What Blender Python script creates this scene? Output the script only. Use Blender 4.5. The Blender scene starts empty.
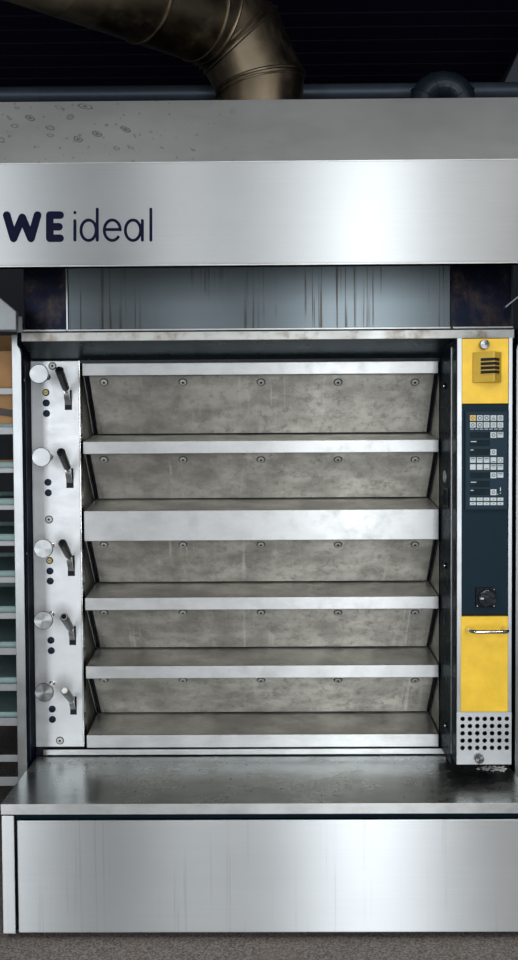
import bpy, bmesh, math, random
from mathutils import Vector, Matrix
random.seed(7)
scene = bpy.context.scene
C = scene.collection
PI = math.pi

# ------------------------------------------------------------------ camera
F_PX, DIST, CAM_Z = 1000.0, 3.39, 1.5
TH, YA, RO = -0.0361, -0.0093, 0.006
CX, CY = 259.0, 490.0
eye = Vector((0, -DIST, CAM_Z))
fwd = Vector((math.sin(YA) * math.cos(TH), math.cos(YA) * math.cos(TH), math.sin(TH)))
R0 = Vector((math.cos(YA), -math.sin(YA), 0))
U0 = R0.cross(fwd)
Rv = R0 * math.cos(RO) - U0 * math.sin(RO)
Uv = R0 * math.sin(RO) + U0 * math.cos(RO)
cd = bpy.data.cameras.new('camera')
cam = bpy.data.objects.new('camera', cd); C.objects.link(cam)
cd.sensor_fit = 'VERTICAL'; cd.sensor_height = 24.0; cd.sensor_width = 24.0 * 518 / 960
cd.lens = F_PX * 24.0 / 960.0
cd.shift_x = 0.0; cd.shift_y = (CY - 480.0) / 960.0
cd.clip_start = 0.05; cd.clip_end = 60
M = Matrix.Identity(4)
for i in range(3):
    M[i][0] = Rv[i]; M[i][1] = Uv[i]; M[i][2] = -fwd[i]; M[i][3] = eye[i]
cam.matrix_world = M
scene.camera = cam

def ray(px, py):
    return fwd + Rv * ((px - CX) / F_PX) - Uv * ((py - CY) / F_PX)
def at(px, py, Y):
    "the point of the plane y = Y that the photograph shows at this pixel"
    d = ray(px, py); t = (Y - eye.y) / d.y
    return eye + d * t
def atX(px, py, X):
    d = ray(px, py); t = (X - eye.x) / d.x
    return eye + d * t
def zz(py, Y, px=259): return at(px, py, Y).z
def xx(px, Y, py=540): return at(px, py, Y).x

# ------------------------------------------------------------------ objects
WORLD = {}
def thing(name, label, cat, loc=(0, 0, 0), group=None):
    o = bpy.data.objects.new(name, None); C.objects.link(o)
    o.empty_display_size = 0.05
    o.location = loc; WORLD[o] = Vector(loc)
    o['label'] = label; o['category'] = cat
    if group: o['group'] = group
    return o
def tag(o, label, cat, group=None, kind=None):
    o['label'] = label; o['category'] = cat
    if group: o['group'] = group
    if kind: o['kind'] = kind
    return o
def link(name, bm, mats, parent=None, bevel=0, smooth=False, seg=2, label=None, keep=False):
    if not isinstance(mats, (list, tuple)): mats = [mats]
    if not keep: bmesh.ops.recalc_face_normals(bm, faces=bm.faces)
    lo = Vector((min(v.co[i] for v in bm.verts) for i in range(3)))
    hi = Vector((max(v.co[i] for v in bm.verts) for i in range(3)))
    c = Vector(((lo.x + hi.x) / 2, (lo.y + hi.y) / 2, lo.z))
    bmesh.ops.translate(bm, verts=bm.verts, vec=-c)
    me = bpy.data.meshes.new(name); bm.to_mesh(me); bm.free()
    for m in mats: me.materials.append(m)
    if smooth:
        for p in me.polygons: p.use_smooth = True
        me.set_sharp_from_angle(angle=math.radians(38))
    o = bpy.data.objects.new(name, me); C.objects.link(o)
    o.location = c - (WORLD[parent] if parent else Vector())
    WORLD[o] = c
    if parent: o.parent = parent
    if label: o['label'] = label
    if bevel:
        b = o.modifiers.new('bevel', 'BEVEL'); b.width = bevel; b.segments = seg
        b.limit_method = 'ANGLE'; b.angle_limit = math.radians(40)
    return o
def struct(name, bm, m, bevel=0):
    o = link(name, bm, m, None, bevel); o['kind'] = 'structure'; return o
def NB(): return bmesh.new()
def box(bm, x0, x1, y0, y1, z0, z1, mi=0):
    vs = [bm.verts.new(p) for p in ((x0,y0,z0),(x1,y0,z0),(x1,y1,z0),(x0,y1,z0),(x0,y0,z1),(x1,y0,z1),(x1,y1,z1),(x0,y1,z1))]
    for f in ((0,3,2,1),(4,5,6,7),(0,1,5,4),(1,2,6,5),(2,3,7,6),(3,0,4,7)):
        fc = bm.faces.new([vs[i] for i in f]); fc.material_index = mi
    return bm
def prism(bm, poly, axis, a0, a1, mi=0):
    "extrude a 2-D polygon along an axis; poly holds the two other coordinates in x, y, z order"
    def P(q, a):
        return {'x': (a, q[0], q[1]), 'y': (q[0], a, q[1]), 'z': (q[0], q[1], a)}[axis]
    A = [bm.verts.new(P(q, a0)) for q in poly]; B = [bm.verts.new(P(q, a1)) for q in poly]
    n = len(poly)
    fs = [bm.faces.new(A), bm.faces.new(B[::-1])]
    for i in range(n): fs.append(bm.faces.new((A[i], B[i], B[(i + 1) % n], A[(i + 1) % n])))
    for f in fs: f.material_index = mi
    return bm
def lathe(bm, origin, axis, profile, n=28, mi=0, cap=True):
    "profile: (distance along axis, radius)"
    ax = Vector(axis).normalized()
    t = Vector((0, 0, 1)) if abs(ax.z) < .9 else Vector((1, 0, 0))
    u = ax.cross(t).normalized(); w = ax.cross(u)
    rings = []
    for a, r in profile:
        rings.append([bm.verts.new(Vector(origin) + ax * a + (u * math.cos(2*PI*k/n) + w * math.sin(2*PI*k/n)) * r) for k in range(n)])
    for A, B in zip(rings, rings[1:]):
        for k in range(n):
            f = bm.faces.new((A[k], A[(k+1) % n], B[(k+1) % n], B[k])); f.material_index = mi
    if cap:
        for R in (rings[0], rings[-1]):
            f = bm.faces.new(R); f.material_index = mi
    return bm
def tube(bm, pts, radii, n=20, mi=0, cap=True):
    pts = [Vector(p) for p in pts]
    if not isinstance(radii, (list, tuple)): radii = [radii] * len(pts)
    prev = None; rings = []
    for i, p in enumerate(pts):
        d0 = (p - pts[i-1]).normalized() if i else (pts[1] - p).normalized()
        d1 = (pts[i+1] - p).normalized() if i < len(pts) - 1 else d0
        d = (d0 + d1).normalized(); s = 1 / max(.4, d.dot(d0))
        if prev is None:
            t = Vector((0, 1, 0)) if abs(d.y) < .8 else Vector((1, 0, 0))
            u = d.cross(t).normalized()
        else:
            u = (prev - d * prev.dot(d)).normalized()
        prev = u; w = d.cross(u).normalized()
        # stretch within the mitre plane along the bend
        b = (d1 - d0)
        b = b.normalized() if b.length > 1e-4 else None
        ring = []
        for k in range(n):
            v = (u * math.cos(2*PI*k/n) + w * math.sin(2*PI*k/n)) * radii[i]
            if b is not None:
                v += b * v.dot(b) * (s - 1)
            ring.append(bm.verts.new(p + v))
        rings.append(ring)
    for A, B in zip(rings, rings[1:]):
        for k in range(n):
            f = bm.faces.new((A[k], A[(k+1) % n], B[(k+1) % n], B[k])); f.material_index = mi
    if cap:
        bm.faces.new(rings[0]).material_index = mi; bm.faces.new(rings[-1]).material_index = mi
    return bm

# ------------------------------------------------------------------ materials
class NT:
    def __init__(s, name):
        s.m = bpy.data.materials.new(name); s.m.use_nodes = True
        s.t = s.m.node_tree; s.n = s.t.nodes; s.l = s.t.links
        s.b = s.n['Principled BSDF']
    def new(s, t, **k):
        o = s.n.new(t)
        for a, v in k.items(): setattr(o, a, v)
        return o
    def link(s, a, b): s.l.new(a, b)
    def coords(s, scale, kind='Object', loc=(0, 0, 0)):
        tc = s.new('ShaderNodeTexCoord'); mp = s.new('ShaderNodeMapping')
        mp.inputs['Scale'].default_value = scale; mp.inputs['Location'].default_value = loc
        if kind == 'World':
            g = s.new('ShaderNodeNewGeometry'); s.link(g.outputs['Position'], mp.inputs['Vector'])
        else: s.link(tc.outputs[kind], mp.inputs['Vector'])
        return mp.outputs['Vector']
    def noise(s, scale, n=1.0, detail=4, rough=.6, loc=(0, 0, 0), dist=0):
        x = s.new('ShaderNodeTexNoise'); x.inputs['Scale'].default_value = n
        x.inputs['Detail'].default_value = detail; x.inputs['Roughness'].default_value = rough
        x.inputs['Distortion'].default_value = dist
        s.link(s.coords(scale, 'World', loc), x.inputs['Vector']); return x.outputs['Fac']
    def ramp(s, fac, stops):
        r = s.new('ShaderNodeMapRange'); r.interpolation_type = 'SMOOTHSTEP'
        (a, va), (b, vb) = stops
        for i, v in zip(('From Min', 'From Max', 'To Min', 'To Max'), (a, b, va, vb)): r.inputs[i].default_value = v
        s.link(fac, r.inputs['Value']); return r.outputs['Result']
    def mix(s, fac, a, b):
        m = s.new('ShaderNodeMix', data_type='RGBA')
        for sock, v in ((m.inputs[0], fac), (m.inputs[6], a), (m.inputs[7], b)):
            if isinstance(v, (int, float)): sock.default_value = v
            elif isinstance(v, tuple): sock.default_value = (*v[:3], 1)
            else: s.link(v, sock)
        return m.outputs[2]
    def math(s, op, a, b=0.0, clamp=False):
        m = s.new('ShaderNodeMath', operation=op); m.use_clamp = clamp
        for i, v in ((0, a), (1, b)):
            if isinstance(v, (int, float)): m.inputs[i].default_value = v
            else: s.link(v, m.inputs[i])
        return m.outputs[0]
    def bump(s, h, strength, dist=.001):
        b = s.new('ShaderNodeBump'); b.inputs['Strength'].default_value = strength; b.inputs['Distance'].default_value = dist
        s.link(h, b.inputs['Height']); s.link(b.outputs['Normal'], s.b.inputs['Normal'])
def plain(name, col, rough=.5, metal=0., spec=.5, coat=0.):
    t = NT(name); b = t.b
    n = t.noise((14, 14, 14), 1, 4)
    c = t.mix(t.ramp(n, ((.3, 0), (.75, 1))), tuple(x * .9 for x in col), tuple(min(1, x * 1.08) for x in col))
    t.link(c, b.inputs['Base Color'])
    t.link(t.math('ADD', t.ramp(n, ((.3, -.04), (.7, .05))), rough, True), b.inputs['Roughness'])
    b.inputs['Metallic'].default_value = metal; b.inputs['Specular IOR Level'].default_value = spec
    b.inputs['Coat Weight'].default_value = coat
    return t.m
def steel(name, col=(.6, .62, .62), rough=.32, aniso=.75, grain='x', mott=.12, mscale=6., streak=0., streakcol=(.2, .14, .08),
          dirt=0., dirtcol=(.14, .12, .09), dscale=9., diff=0.0, warp=.0, streakf=60., rv=.07, sr=.3, sth=(.58, .68)):
    t = NT(name); b = t.b
    b.inputs['Metallic'].default_value = 1 - diff
    # brushing lines
    gs = {'x': (3, 3, 900), 'z': (900, 3, 3), 'y': (3, 900, 3)}[grain]
    g = t.noise(gs, 1, 2, .5)
    big = t.noise((mscale * .7, mscale * .7, mscale * 1.2), 1, 6, .65, loc=(3, 1, 5))
    col_d = tuple(c * (1 - mott) for c in col); col_l = tuple(min(1, c * (1 + mott)) for c in col)
    c = t.mix(t.ramp(big, ((.3, 0), (.7, 1))), col_d, col_l)
    c = t.mix(t.math('MULTIPLY', t.ramp(g, ((.3, 0), (.7, 1))), .10), c, tuple(x * .6 for x in col))
    rg = t.math('ADD', t.ramp(big, ((.3, -rv), (.7, rv))), rough)
    if dirt:
        d1 = t.noise((dscale, dscale, dscale * .8), 1, 8, .75, loc=(9, 2, 4), dist=.15)
        d2 = t.noise((dscale * 9, dscale * 9, dscale * 3), 1, 4, .7, loc=(1, 7, 4))
        dm = t.math('MULTIPLY', t.ramp(d1, ((.45, 0), (.68, 1))), t.ramp(d2, ((.25, .35), (.65, 1))))
        dm = t.math('MULTIPLY', dm, dirt, True)
        c = t.mix(dm, c, dirtcol)
        rg = t.math('ADD', rg, t.math('MULTIPLY', dm, .25))
        t.link(t.math('SUBTRACT', 1 - diff, t.math('MULTIPLY', dm, .6), True), b.inputs['Metallic'])
    if streak:
        s1 = t.noise((streakf, 3, 1.1), 1, 3, .6, loc=(2, 0, 0), dist=.15)
        s2 = t.noise((5, 3, 2.2), 1, 3, .6, loc=(6, 0, 3))
        sm = t.math('MULTIPLY', t.ramp(s1, ((sth[0], 0), (sth[1], 1))), t.ramp(s2, ((.42, 0), (.6, 1))))
        sm = t.math('MULTIPLY', sm, streak, True)
        c = t.mix(sm, c, streakcol)
        rg = t.math('ADD', rg, t.math('MULTIPLY', sm, sr), True)
    t.link(c, b.inputs['Base Color']); t.link(rg, b.inputs['Roughness'])
    b.inputs['Anisotropic'].default_value = aniso
    tv = t.new('ShaderNodeCombineXYZ')
    v = {'x': (0, 0, 1), 'z': (1, 0, 0), 'y': (0, 1, 0)}[grain]
    for i in range(3): tv.inputs[i].default_value = v[i]
    if aniso: t.link(tv.outputs[0], b.inputs['Tangent'])
    if warp:
        w = t.noise((2.2, 2.2, 1.0), 1, 2, .5, loc=(4, 4, 4)); t.bump(w, 1.0, warp)
    return t

S_HOOD = steel('brushed_hood_steel', (.42, .435, .445), .44, .95, rv=.015, mott=.04, mscale=3.5, dirt=0., dirtcol=(.42, .43, .42), dscale=3)
S_BASE = steel('brushed_panel_steel', (.52, .54, .555), .43, .98, rv=.01, sr=.03, mott=.03, mscale=2, streak=.25, streakcol=(.26, .27, .27), streakf=90)
S_BAR = steel('worn_bar_steel', (.45, .46, .465), .42, .85, rv=.04, mott=.12, mscale=14, dirt=.16, dirtcol=(.26, .24, .20), dscale=14, diff=.12)
S_PANEL = steel('satin_fascia_steel', (.62, .64, .66), .48, .3, grain='x', mott=.06, mscale=20, dirt=.12, dirtcol=(.45, .46, .45), dscale=9, diff=.35)
S_DOOR = steel('sooty_door_steel', (.43, .415, .38), .42, .98, rv=.04, grain='x', mott=.22, mscale=12, dirt=.8, dirtcol=(.13, .12, .10), dscale=30, streak=.4, streakcol=(.62, .60, .55), streakf=110, diff=.10)
S_SILL = steel('used_sill_steel', (.54, .535, .50), .36, .7, rv=.03, grain='y', mott=.22, mscale=10, dirt=.45, dirtcol=(.16, .145, .12), dscale=8)
S_TOP = steel('smeared_worktop_steel', (.47, .495, .48), .25, .4, rv=.05, grain='y', mott=.22, mscale=5, dirt=.32, dirtcol=(.20, .19, .155), dscale=4.5)
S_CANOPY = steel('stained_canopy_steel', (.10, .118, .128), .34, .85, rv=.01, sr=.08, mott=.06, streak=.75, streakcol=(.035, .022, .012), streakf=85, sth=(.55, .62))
S_CANOPY_SIDE = steel('dark_reflection_canopy_steel', (.008, .010, .018), .33, .3, rv=.02, mott=.2, dirt=.2, dirtcol=(.16, .10, .05), dscale=9)  # dark hood interior mirrored here is put into the base colour; rust mottling on top
S_RUST = steel('rusty_rail_steel', (.30, .305, .295), .38, .4, mott=.15, mscale=9, dirt=.7, dirtcol=(.20, .13, .07), dscale=16, diff=.1)
S_POST = steel('post_steel', (.34, .355, .365), .36, .7, grain='z', mott=.08, diff=.15)
S_PLATE = steel('satin_plate_steel', (.50, .52, .54), .42, .4, mott=.06, diff=.3)
S_FRAME = steel('column_edge_steel', (.46, .48, .50), .38, .5, grain='z', mott=.05, diff=.25)
def turned():
    t = NT('turned_steel'); b = t.b
    b.inputs['Metallic'].default_value = 1; b.inputs['Roughness'].default_value = .28
    b.inputs['Base Color'].default_value = (.22, .23, .235, 1); b.inputs['Anisotropic'].default_value = .8
    tg = t.new('ShaderNodeTangent', direction_type='RADIAL', axis='Y'); t.link(tg.outputs[0], b.inputs['Tangent'])
    return t.m
S_SIDEPL = steel('corner_plate_steel', (.19, .205, .215), .45, .3, mott=.1, diff=.3)
TURNED = turned()
S_SCREW = plain('screw_steel', (.52, .52, .5), .45, .25)
CHROME = plain('bright_steel', (.72, .73, .73), .2, 1)
BLACKP = plain('black_plastic', (.004, .005, .011), .3, spec=.12)
GREYRUB = plain('dark_grip_plastic', (.014, .016, .02), .22, spec=.6)
LEVER = plain('lever_steel', (.62, .63, .63), .34, .9)
GRIPS = plain('reflection_grip_steel', (.30, .31, .32), .3, .8)  # paler tone carries the silvery reflection on the lower grips
REVEAL = plain('reveal_dark_paint', (.003, .006, .016), .6, spec=.03)
HOLE = plain('deep_black', (.002, .003, .009), .8)
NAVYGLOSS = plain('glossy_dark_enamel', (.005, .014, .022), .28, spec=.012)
NAVYPANEL = plain('dark_blue_grey_panel', (.006, .020, .032), .42, spec=.08)
NAVYPAD = plain('membrane_blue_grey', (.014, .033, .052), .45, spec=.1)
DISPLAY = plain('dark_display_glass', (.003, .014, .020), .25, spec=.1)
LETTER = plain('dark_blue_lettering', (.003, .004, .022), .5, spec=.06)
YELLOW = plain('yellow_enamel', (.90, .58, .045), .38, spec=.3)
OCHRE = plain('ochre_cover_enamel', (.56, .36, .03), .32)
KEYW = plain('pale_key_print', (.52, .58, .60), .45)
KEYY = plain('amber_key_print', (.75, .50, .08), .45)
GLYPH = plain('grey_key_symbol', (.12, .17, .20), .5)
BTNB = plain('blue_black_button', (.004, .012, .034), .4, spec=.15)
BTNY = plain('brass_yellow_button', (.55, .42, .10), .35)
BTNY2 = plain('dull_brass_symbol', (.22, .16, .05), .4)
DARKBLUE = plain('dark_painted_steel', (.003, .005, .014), .5, spec=.3)
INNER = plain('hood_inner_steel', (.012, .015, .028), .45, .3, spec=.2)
TEALB = plain('pale_green_board', (.26, .38, .38), .5)
RACKS = plain('rack_grey_steel', (.30, .31, .32), .45, .5)
BLACKDUCT = plain('black_foil_duct', (.012, .02, .028), .4, .3, spec=.25)
CARD = plain('brown_cardboard', (.40, .22, .09), .75)
CARD2 = plain('brown_card_edge', (.28, .16, .08), .75)
FLOUR = plain('white_flour', (.8, .8, .78), .9)
PIPE = plain('grey_blue_pipe', (.04, .052, .07), .45, .3, spec=.2)
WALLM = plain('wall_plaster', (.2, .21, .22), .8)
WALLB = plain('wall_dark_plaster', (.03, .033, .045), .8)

def hoodtop():
    t = steel('splashed_hood_top', (.37, .38, .38), .5, .2, mott=.06, mscale=4, diff=.6)
    b = t.b; src = b.inputs['Base Color'].links[0].from_socket
    v = t.new('ShaderNodeTexVoronoi', feature='F1'); v.inputs['Scale'].default_value = 1.0
    v.inputs['Randomness'].default_value = 1
    t.link(t.coords((15, 12, 12), 'World', (.3, 0, .2)), v.inputs['Vector'])
    ringd = t.math('SUBTRACT', v.outputs['Distance'], t.math('MULTIPLY', v.outputs['Color'], .20))
    inside = t.ramp(ringd, ((.02, 1), (.06, 0)))
    edge = t.math('MULTIPLY', inside, t.ramp(ringd, ((-.06, .55), (.03, 1))))
    pos = t.new('ShaderNodeNewGeometry'); sp = t.new('ShaderNodeSeparateXYZ'); t.link(pos.outputs['Position'], sp.inputs[0])
    fall = t.ramp(sp.outputs['X'], ((-.45, 1), (.15, 0)))
    f = t.math('MULTIPLY', t.math('MULTIPLY', edge, fall), .6, True)
    v2 = t.new('ShaderNodeTexVoronoi', feature='F1'); v2.inputs['Scale'].default_value = 1.0
    t.link(t.coords((45, 30, 30), 'World', (.1, 0, .7)), v2.inputs['Vector'])
    d2 = t.ramp(t.math('SUBTRACT', v2.outputs['Distance'], t.math('MULTIPLY', v2.outputs['Color'], .2)), ((.0, 1), (.05, 0)))
    f = t.math('MAXIMUM', f, t.math('MULTIPLY', t.math('MULTIPLY', d2, fall), .45))
    c = t.mix(f, src, (.12, .12, .115)); t.link(c, b.inputs['Base Color'])
    return t.m
HOODTOP = hoodtop()

def duct_mat():
    t = steel('warm_reflection_duct_steel', (.19, .155, .11), .36, 0, mott=.16, mscale=6, dirt=.3, dirtcol=(.14, .11, .07), dscale=10)  # warm brown reflections on galvanized steel put into the base colour
    return t.m
DUCTM = duct_mat()

def floor_mat():
    t = NT('speckled_floor'); b = t.b
    n1 = t.noise((160, 160, 160), 1, 3, .7); n2 = t.noise((6, 6, 6), 1, 6, .7); n3 = t.noise((60, 60, 60), 1, 3, .8, loc=(3, 3, 3))
    c = t.mix(t.ramp(n1, ((.38, 0), (.62, 1))), (.09, .078, .07), (.30, .27, .25))
    c = t.mix(t.ramp(n3, ((.55, 0), (.72, .7))), c, (.09, .08, .075))
    c = t.mix(t.ramp(n2, ((.5, 0), (.75, .5))), c, (.22, .17, .14))
    t.link(c, b.inputs['Base Color']); b.inputs['Roughness'].default_value = .7
    t.bump(n1, .5, .002); return t.m
def boards_mat():
    t = NT('dark_ceiling_boards'); b = t.b
    g = t.new('ShaderNodeNewGeometry'); sp = t.new('ShaderNodeSeparateXYZ'); t.link(g.outputs['Position'], sp.inputs[0])
    n = t.noise((2, 60, 10), 1, 4)
    c = t.mix(n, (.002, .002, .016), (.004, .004, .022)); t.link(c, b.inputs['Base Color'])
    b.inputs['Roughness'].default_value = .7; b.inputs['Specular IOR Level'].default_value = .2; return t.m
FLOOR, BOARDS = floor_mat(), boards_mat()

# ------------------------------------------------------------------ room
RX, YF, YB, CEIL = 3.4, -6.2, 2.6, 3.42
FZ = .060
struct('floor', box(NB(), -RX, RX, YF, YB, FZ - .1, FZ), FLOOR)
bm = NB()
y = YF
k = 0
while y < YB:
    y1 = min(y + .145, YB)
    box(bm, -RX, RX, y, y1 - .012, CEIL, CEIL + .05); y = y1
box(bm, -RX, RX, YF, YB, CEIL + .03, CEIL + .1)
struct('ceiling', bm, BOARDS, .004)
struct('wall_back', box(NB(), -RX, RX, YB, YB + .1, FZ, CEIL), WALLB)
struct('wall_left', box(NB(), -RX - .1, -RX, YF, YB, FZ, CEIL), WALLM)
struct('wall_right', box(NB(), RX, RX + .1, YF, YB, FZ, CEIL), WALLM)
# wall behind the photographer: openings for the windows
WINS = [(-3.1, -2.1, FZ + .04, 3.2), (-.88, -.50, FZ + .04, 3.2), (.42, 1.25, FZ + .04, 3.2)]
bm = NB(); xs = -RX
for (a, b_, c, d) in WINS:
    box(bm, xs, a, YF - .12, YF, 0, CEIL)
    box(bm, a, b_, YF - .12, YF, 0, c); box(bm, a, b_, YF - .12, YF, d, CEIL); xs = b_
box(bm, xs, RX, YF - .12, YF, 0, CEIL)
struct('wall_front', bm, WALLM)
POWER = [95, 30, 125]
for i, (a, b_, c, d) in enumerate(WINS):
    bm = NB(); w = .035
    box(bm, a, a + w, YF - .08, YF - .03, c, d); box(bm, b_ - w, b_, YF - .08, YF - .03, c, d)
    box(bm, a + w, b_ - w, YF - .08, YF - .03, c, c + w); box(bm, a + w, b_ - w, YF - .08, YF - .03, d - w, d)
    struct('window_%d' % (i + 1), bm, plain('window_frame_paint', (.5, .5, .5), .5))
    L = bpy.data.lights.new('daylight', 'AREA'); L.shape = 'RECTANGLE'; L.size = b_ - a - .08; L.size_y = d - c - .08
    L.energy = POWER[i]; L.color = (.93, .97, 1.0)
    lo = bpy.data.objects.new('daylight', L); C.objects.link(lo)
    lo.location = ((a + b_) / 2, YF - .1, (c + d) / 2); lo.rotation_euler = (math.radians(90), 0, 0)
# overhead strip lights, added to streak the hood and brighten the oven front
for (lx, ly, e) in ((.56, -3.0, 11), (1.15, -3.0, 13), (.02, -3.0, 5), (-.46, -3.0, 7), (-2.2, -3.0, 34), (1.9, -3.0, 30)):
    L = bpy.data.lights.new('added_strip_light', 'AREA'); L.shape = 'RECTANGLE'; L.size = .16; L.size_y = 2.4
    L.energy = e; L.color = (1, .97, .92)
    lo = bpy.data.objects.new('added_strip_light', L); C.objects.link(lo); lo.location = (lx, ly, CEIL - .06)
w = bpy.data.worlds.new('world'); scene.world = w; w.use_nodes = True
w.node_tree.nodes['Background'].inputs[0].default_value = (.35, .45, .7, 1)
w.node_tree.nodes['Background'].inputs[1].default_value = .06

# ------------------------------------------------------------------ oven
XL, XR = -.803, .787           # casing
PL, PR = -.8025, -.6396        # left fascia
BL, BR = -.626, .578          # bars
CL, CR = .583, .753           # control column
YC, YQ, YP = -.298, -.15, -.48
ZT = 1.818                    # top of the fascia
bars = [(1.8081, 1.7668), (1.5450, 1.5027), (1.3102, 1.2072), (1.0143, .9715), (.7803, .7373), (.5433, .4993)]
TOPZ = .4705

oven = thing('deck_oven', 'large stainless steel five-deck bakery oven with shelf sills, levers and yellow control column', 'oven', (0, .3, 0))
# casing behind everything
bm = NB(); box(bm, XL, XR, .30, 1.3, FZ, 1.97)
box(bm, XL, BL - .02, .012, .30, FZ, 1.97); box(bm, BR + .006, XR, .012, .30, FZ, 1.97)
box(bm, BL - .02, BR + .006, .012, .30, FZ, .49)
box(bm, BL - .02, BR + .006, .012, .30, 1.81, 1.97)
link('casing', bm, DARKBLUE, oven)
# cavity side cheeks
for a in (BL - .019, BR + .002):
    link('side_cheek', box(NB(), a, a + .003, .012, .29, .49, 1.81), S_SILL.m, oven)

# left fascia with the knobs and levers
bm = NB(); box(bm, PL, PR, 0, .012, .4998, ZT)
fascia = link('fascia', bm, S_PANEL.m, oven, .0015)
link('fascia_edge', box(NB(), PR + .0005, PR + .0035, .001, .05, .4998, ZT), CHROME, oven)
link('bottom_rail', box(NB(), -.775, .60, -.012, .010, .4745, .4935), S_BAR.m, oven, .0015)

knob_base = [(47.7, 377), (50, 457), (51.8, 545), (51.8, 614), (52.6, 683.5)]
lever = [((65, 71.8), (395, 410), (67.5, 388)), ((66.6, 73.4), (473, 488), (69.5, 470)), ((68, 74.7), (560, 576), (71.8, 558)),
         ((69.6, 75.9), (630.5, 645), (72.8, 628)), ((70.4, 76.6), (701, 714.6), (73.6, 699))]
buttons = [(46, 392.5, 1), (46.3, 403, 0), (46.5, 413.5, 0), (48, 482.3, 0), (48.4, 492.8, 0), (49.7, 560.5, 1), (50, 571, 0), (50.3, 581, 0),
           (51, 640.2, 0), (51.3, 650.6, 0), (52.3, 709, 0), (52.5, 719.3, 0)]
for (bx, by) in knob_base:
    p = at(bx, by, 0)
    kb = link('knob', lathe(NB(), (p.x, -.118, p.z), (0, -1, 0), [(0, .0), (0, .028), (.002, .031), (.012, .031), (.0135, .0295), (.0135, .0001)], 40, cap=False), TURNED, oven, smooth=True)
    bm = NB(); lathe(bm, (p.x, 0, p.z), (0, -1, 0), [(0, .011), (.008, .011), (.010, .007), (.105, .007), (.107, .012), (.118, .012)], 20)
    link('shaft', bm, GREYRUB if by < 500 else CHROME, kb, smooth=True)
for i, ((x0, x1), (y0, y1), (jx, jy)) in enumerate(lever):
    a, b_ = at(x0, y0, -.001), at(x1, y1, -.001)
    sx0, sx1, sz0, sz1 = a.x, b_.x, b_.z, a.z
    cx = (sx0 + sx1) / 2
    bm = NB()   # thin escutcheon with a slot
    ex0, ex1, ez0, ez1 = sx0 - .014, sx1 + .012, sz0 - .030, sz1 + .026
    box(bm, ex0, sx0, -.0018, 0, ez0, ez1); box(bm, sx1, ex1, -.0018, 0, ez0, ez1)
    box(bm, sx0, sx1, -.0018, 0, ez0, sz0); box(bm, sx0, sx1, -.0018, 0, sz1, ez1)
    es = link('escutcheon', bm, S_PANEL.m, oven)
    link('slot', box(NB(), sx0 - .001, sx1 + .001, -.0022, -.0002, sz0, sz1 + .016), HOLE, es)
    # lever: curved steel blade out of the slot, joint, grip rising towards the cook
    bm = NB(); w_ = (sx1 - sx0) / 2 - .002
    arc = []
    zc = sz0 + .017
    N = 10
    top = sz1 + .012
    for k in range(N + 1):
        u = k / N
        arc.append((-.004 - .030 * math.sin(u * PI * .55), zc + (top - zc) * u))
    inner = [(q[0] + .010 if k < N else q[0] + .014, q[1] - (.004 if k else 0)) for k, q in enumerate(arc)]
    prism(bm, arc + inner[::-1], 'x', cx - w_, cx + w_)
    lv = link('lever', bm, LEVER, oven, .001, smooth=True)
    e = Vector((cx + .002, arc[-1][0] + .006, top - .004))
    d = Vector((0, -.150, .076)).normalized()
    bm = NB(); lathe(bm, e, d, [(-.008, .005), (0, .008), (.012, .009), (.026, .009), (.030, .012)], 20)
    link('joint', bm, CHROME, lv, smooth=True)
    bm = NB(); lathe(bm, e, d, [(.028, .010), (.030, .0128), (.135, .0138), (.140, .0138), (.143, .012), (.143, .0001)], 28)
    link('grip', bm, GREYRUB if i < 3 else GRIPS, lv, smooth=True)
    bm = NB(); lathe(bm, e, d, [(.1432, .0085), (.1445, .0085), (.1445, .006), (.1438, .006), (.1438, .0001)], 24, cap=False)
    link('grip_cap', bm, LEVER if i == 4 else BLACKP, lv, smooth=True)
for (bx, by, yl) in buttons:
    p = at(bx, by, 0)
    bm = NB(); lathe(bm, (p.x, 0, p.z), (0, -1, 0), [(0, .0118), (.003, .0118), (.0045, .0105), (.0045, .0085), (.003, .008), (.0035, .004), (.0038, .0001)], 28)
    b = link('indicator_button', bm, BTNB, oven, smooth=True)
    if yl:
        bm = NB(); lathe(bm, (p.x, -.0036, p.z), (0, -1, 0), [(0, .0085), (.0016, .0082), (.002, .0001)], 24)
        box(bm, p.x - .0045, p.x + .0045, -.0062, -.0052, p.z - .0014, p.z + .0014, 1)
        link('lamp_lens', bm, [BTNY, BTNY2], b, smooth=True, label='brass yellow lens')
def cap_screw(bm, p, ax, r):
    lathe(bm, p, ax, [(0, r), (.0012, r), (.0012, r * .80)], 28, mi=1, cap=False)  # black outer ring stands for the shadow round the head
    lathe(bm, p, ax, [(.0012, r * .80), (.0034, r * .78), (.0042, r * .70), (.0042, r * .30)], 28, cap=False)
    lathe(bm, p, ax, [(.0042, r * .30), (.0030, r * .28), (.0030, .0001)], 12, mi=1, cap=False)
    return bm
for (sx, sy) in ((52.5, 366), (49, 519.5), (60, 740.5)):
    p = at(sx, sy, 0)
    link('screw', cap_screw(NB(), p, (0, -1, 0), .0135), [S_SCREW, HOLE], oven, smooth=True)

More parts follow.
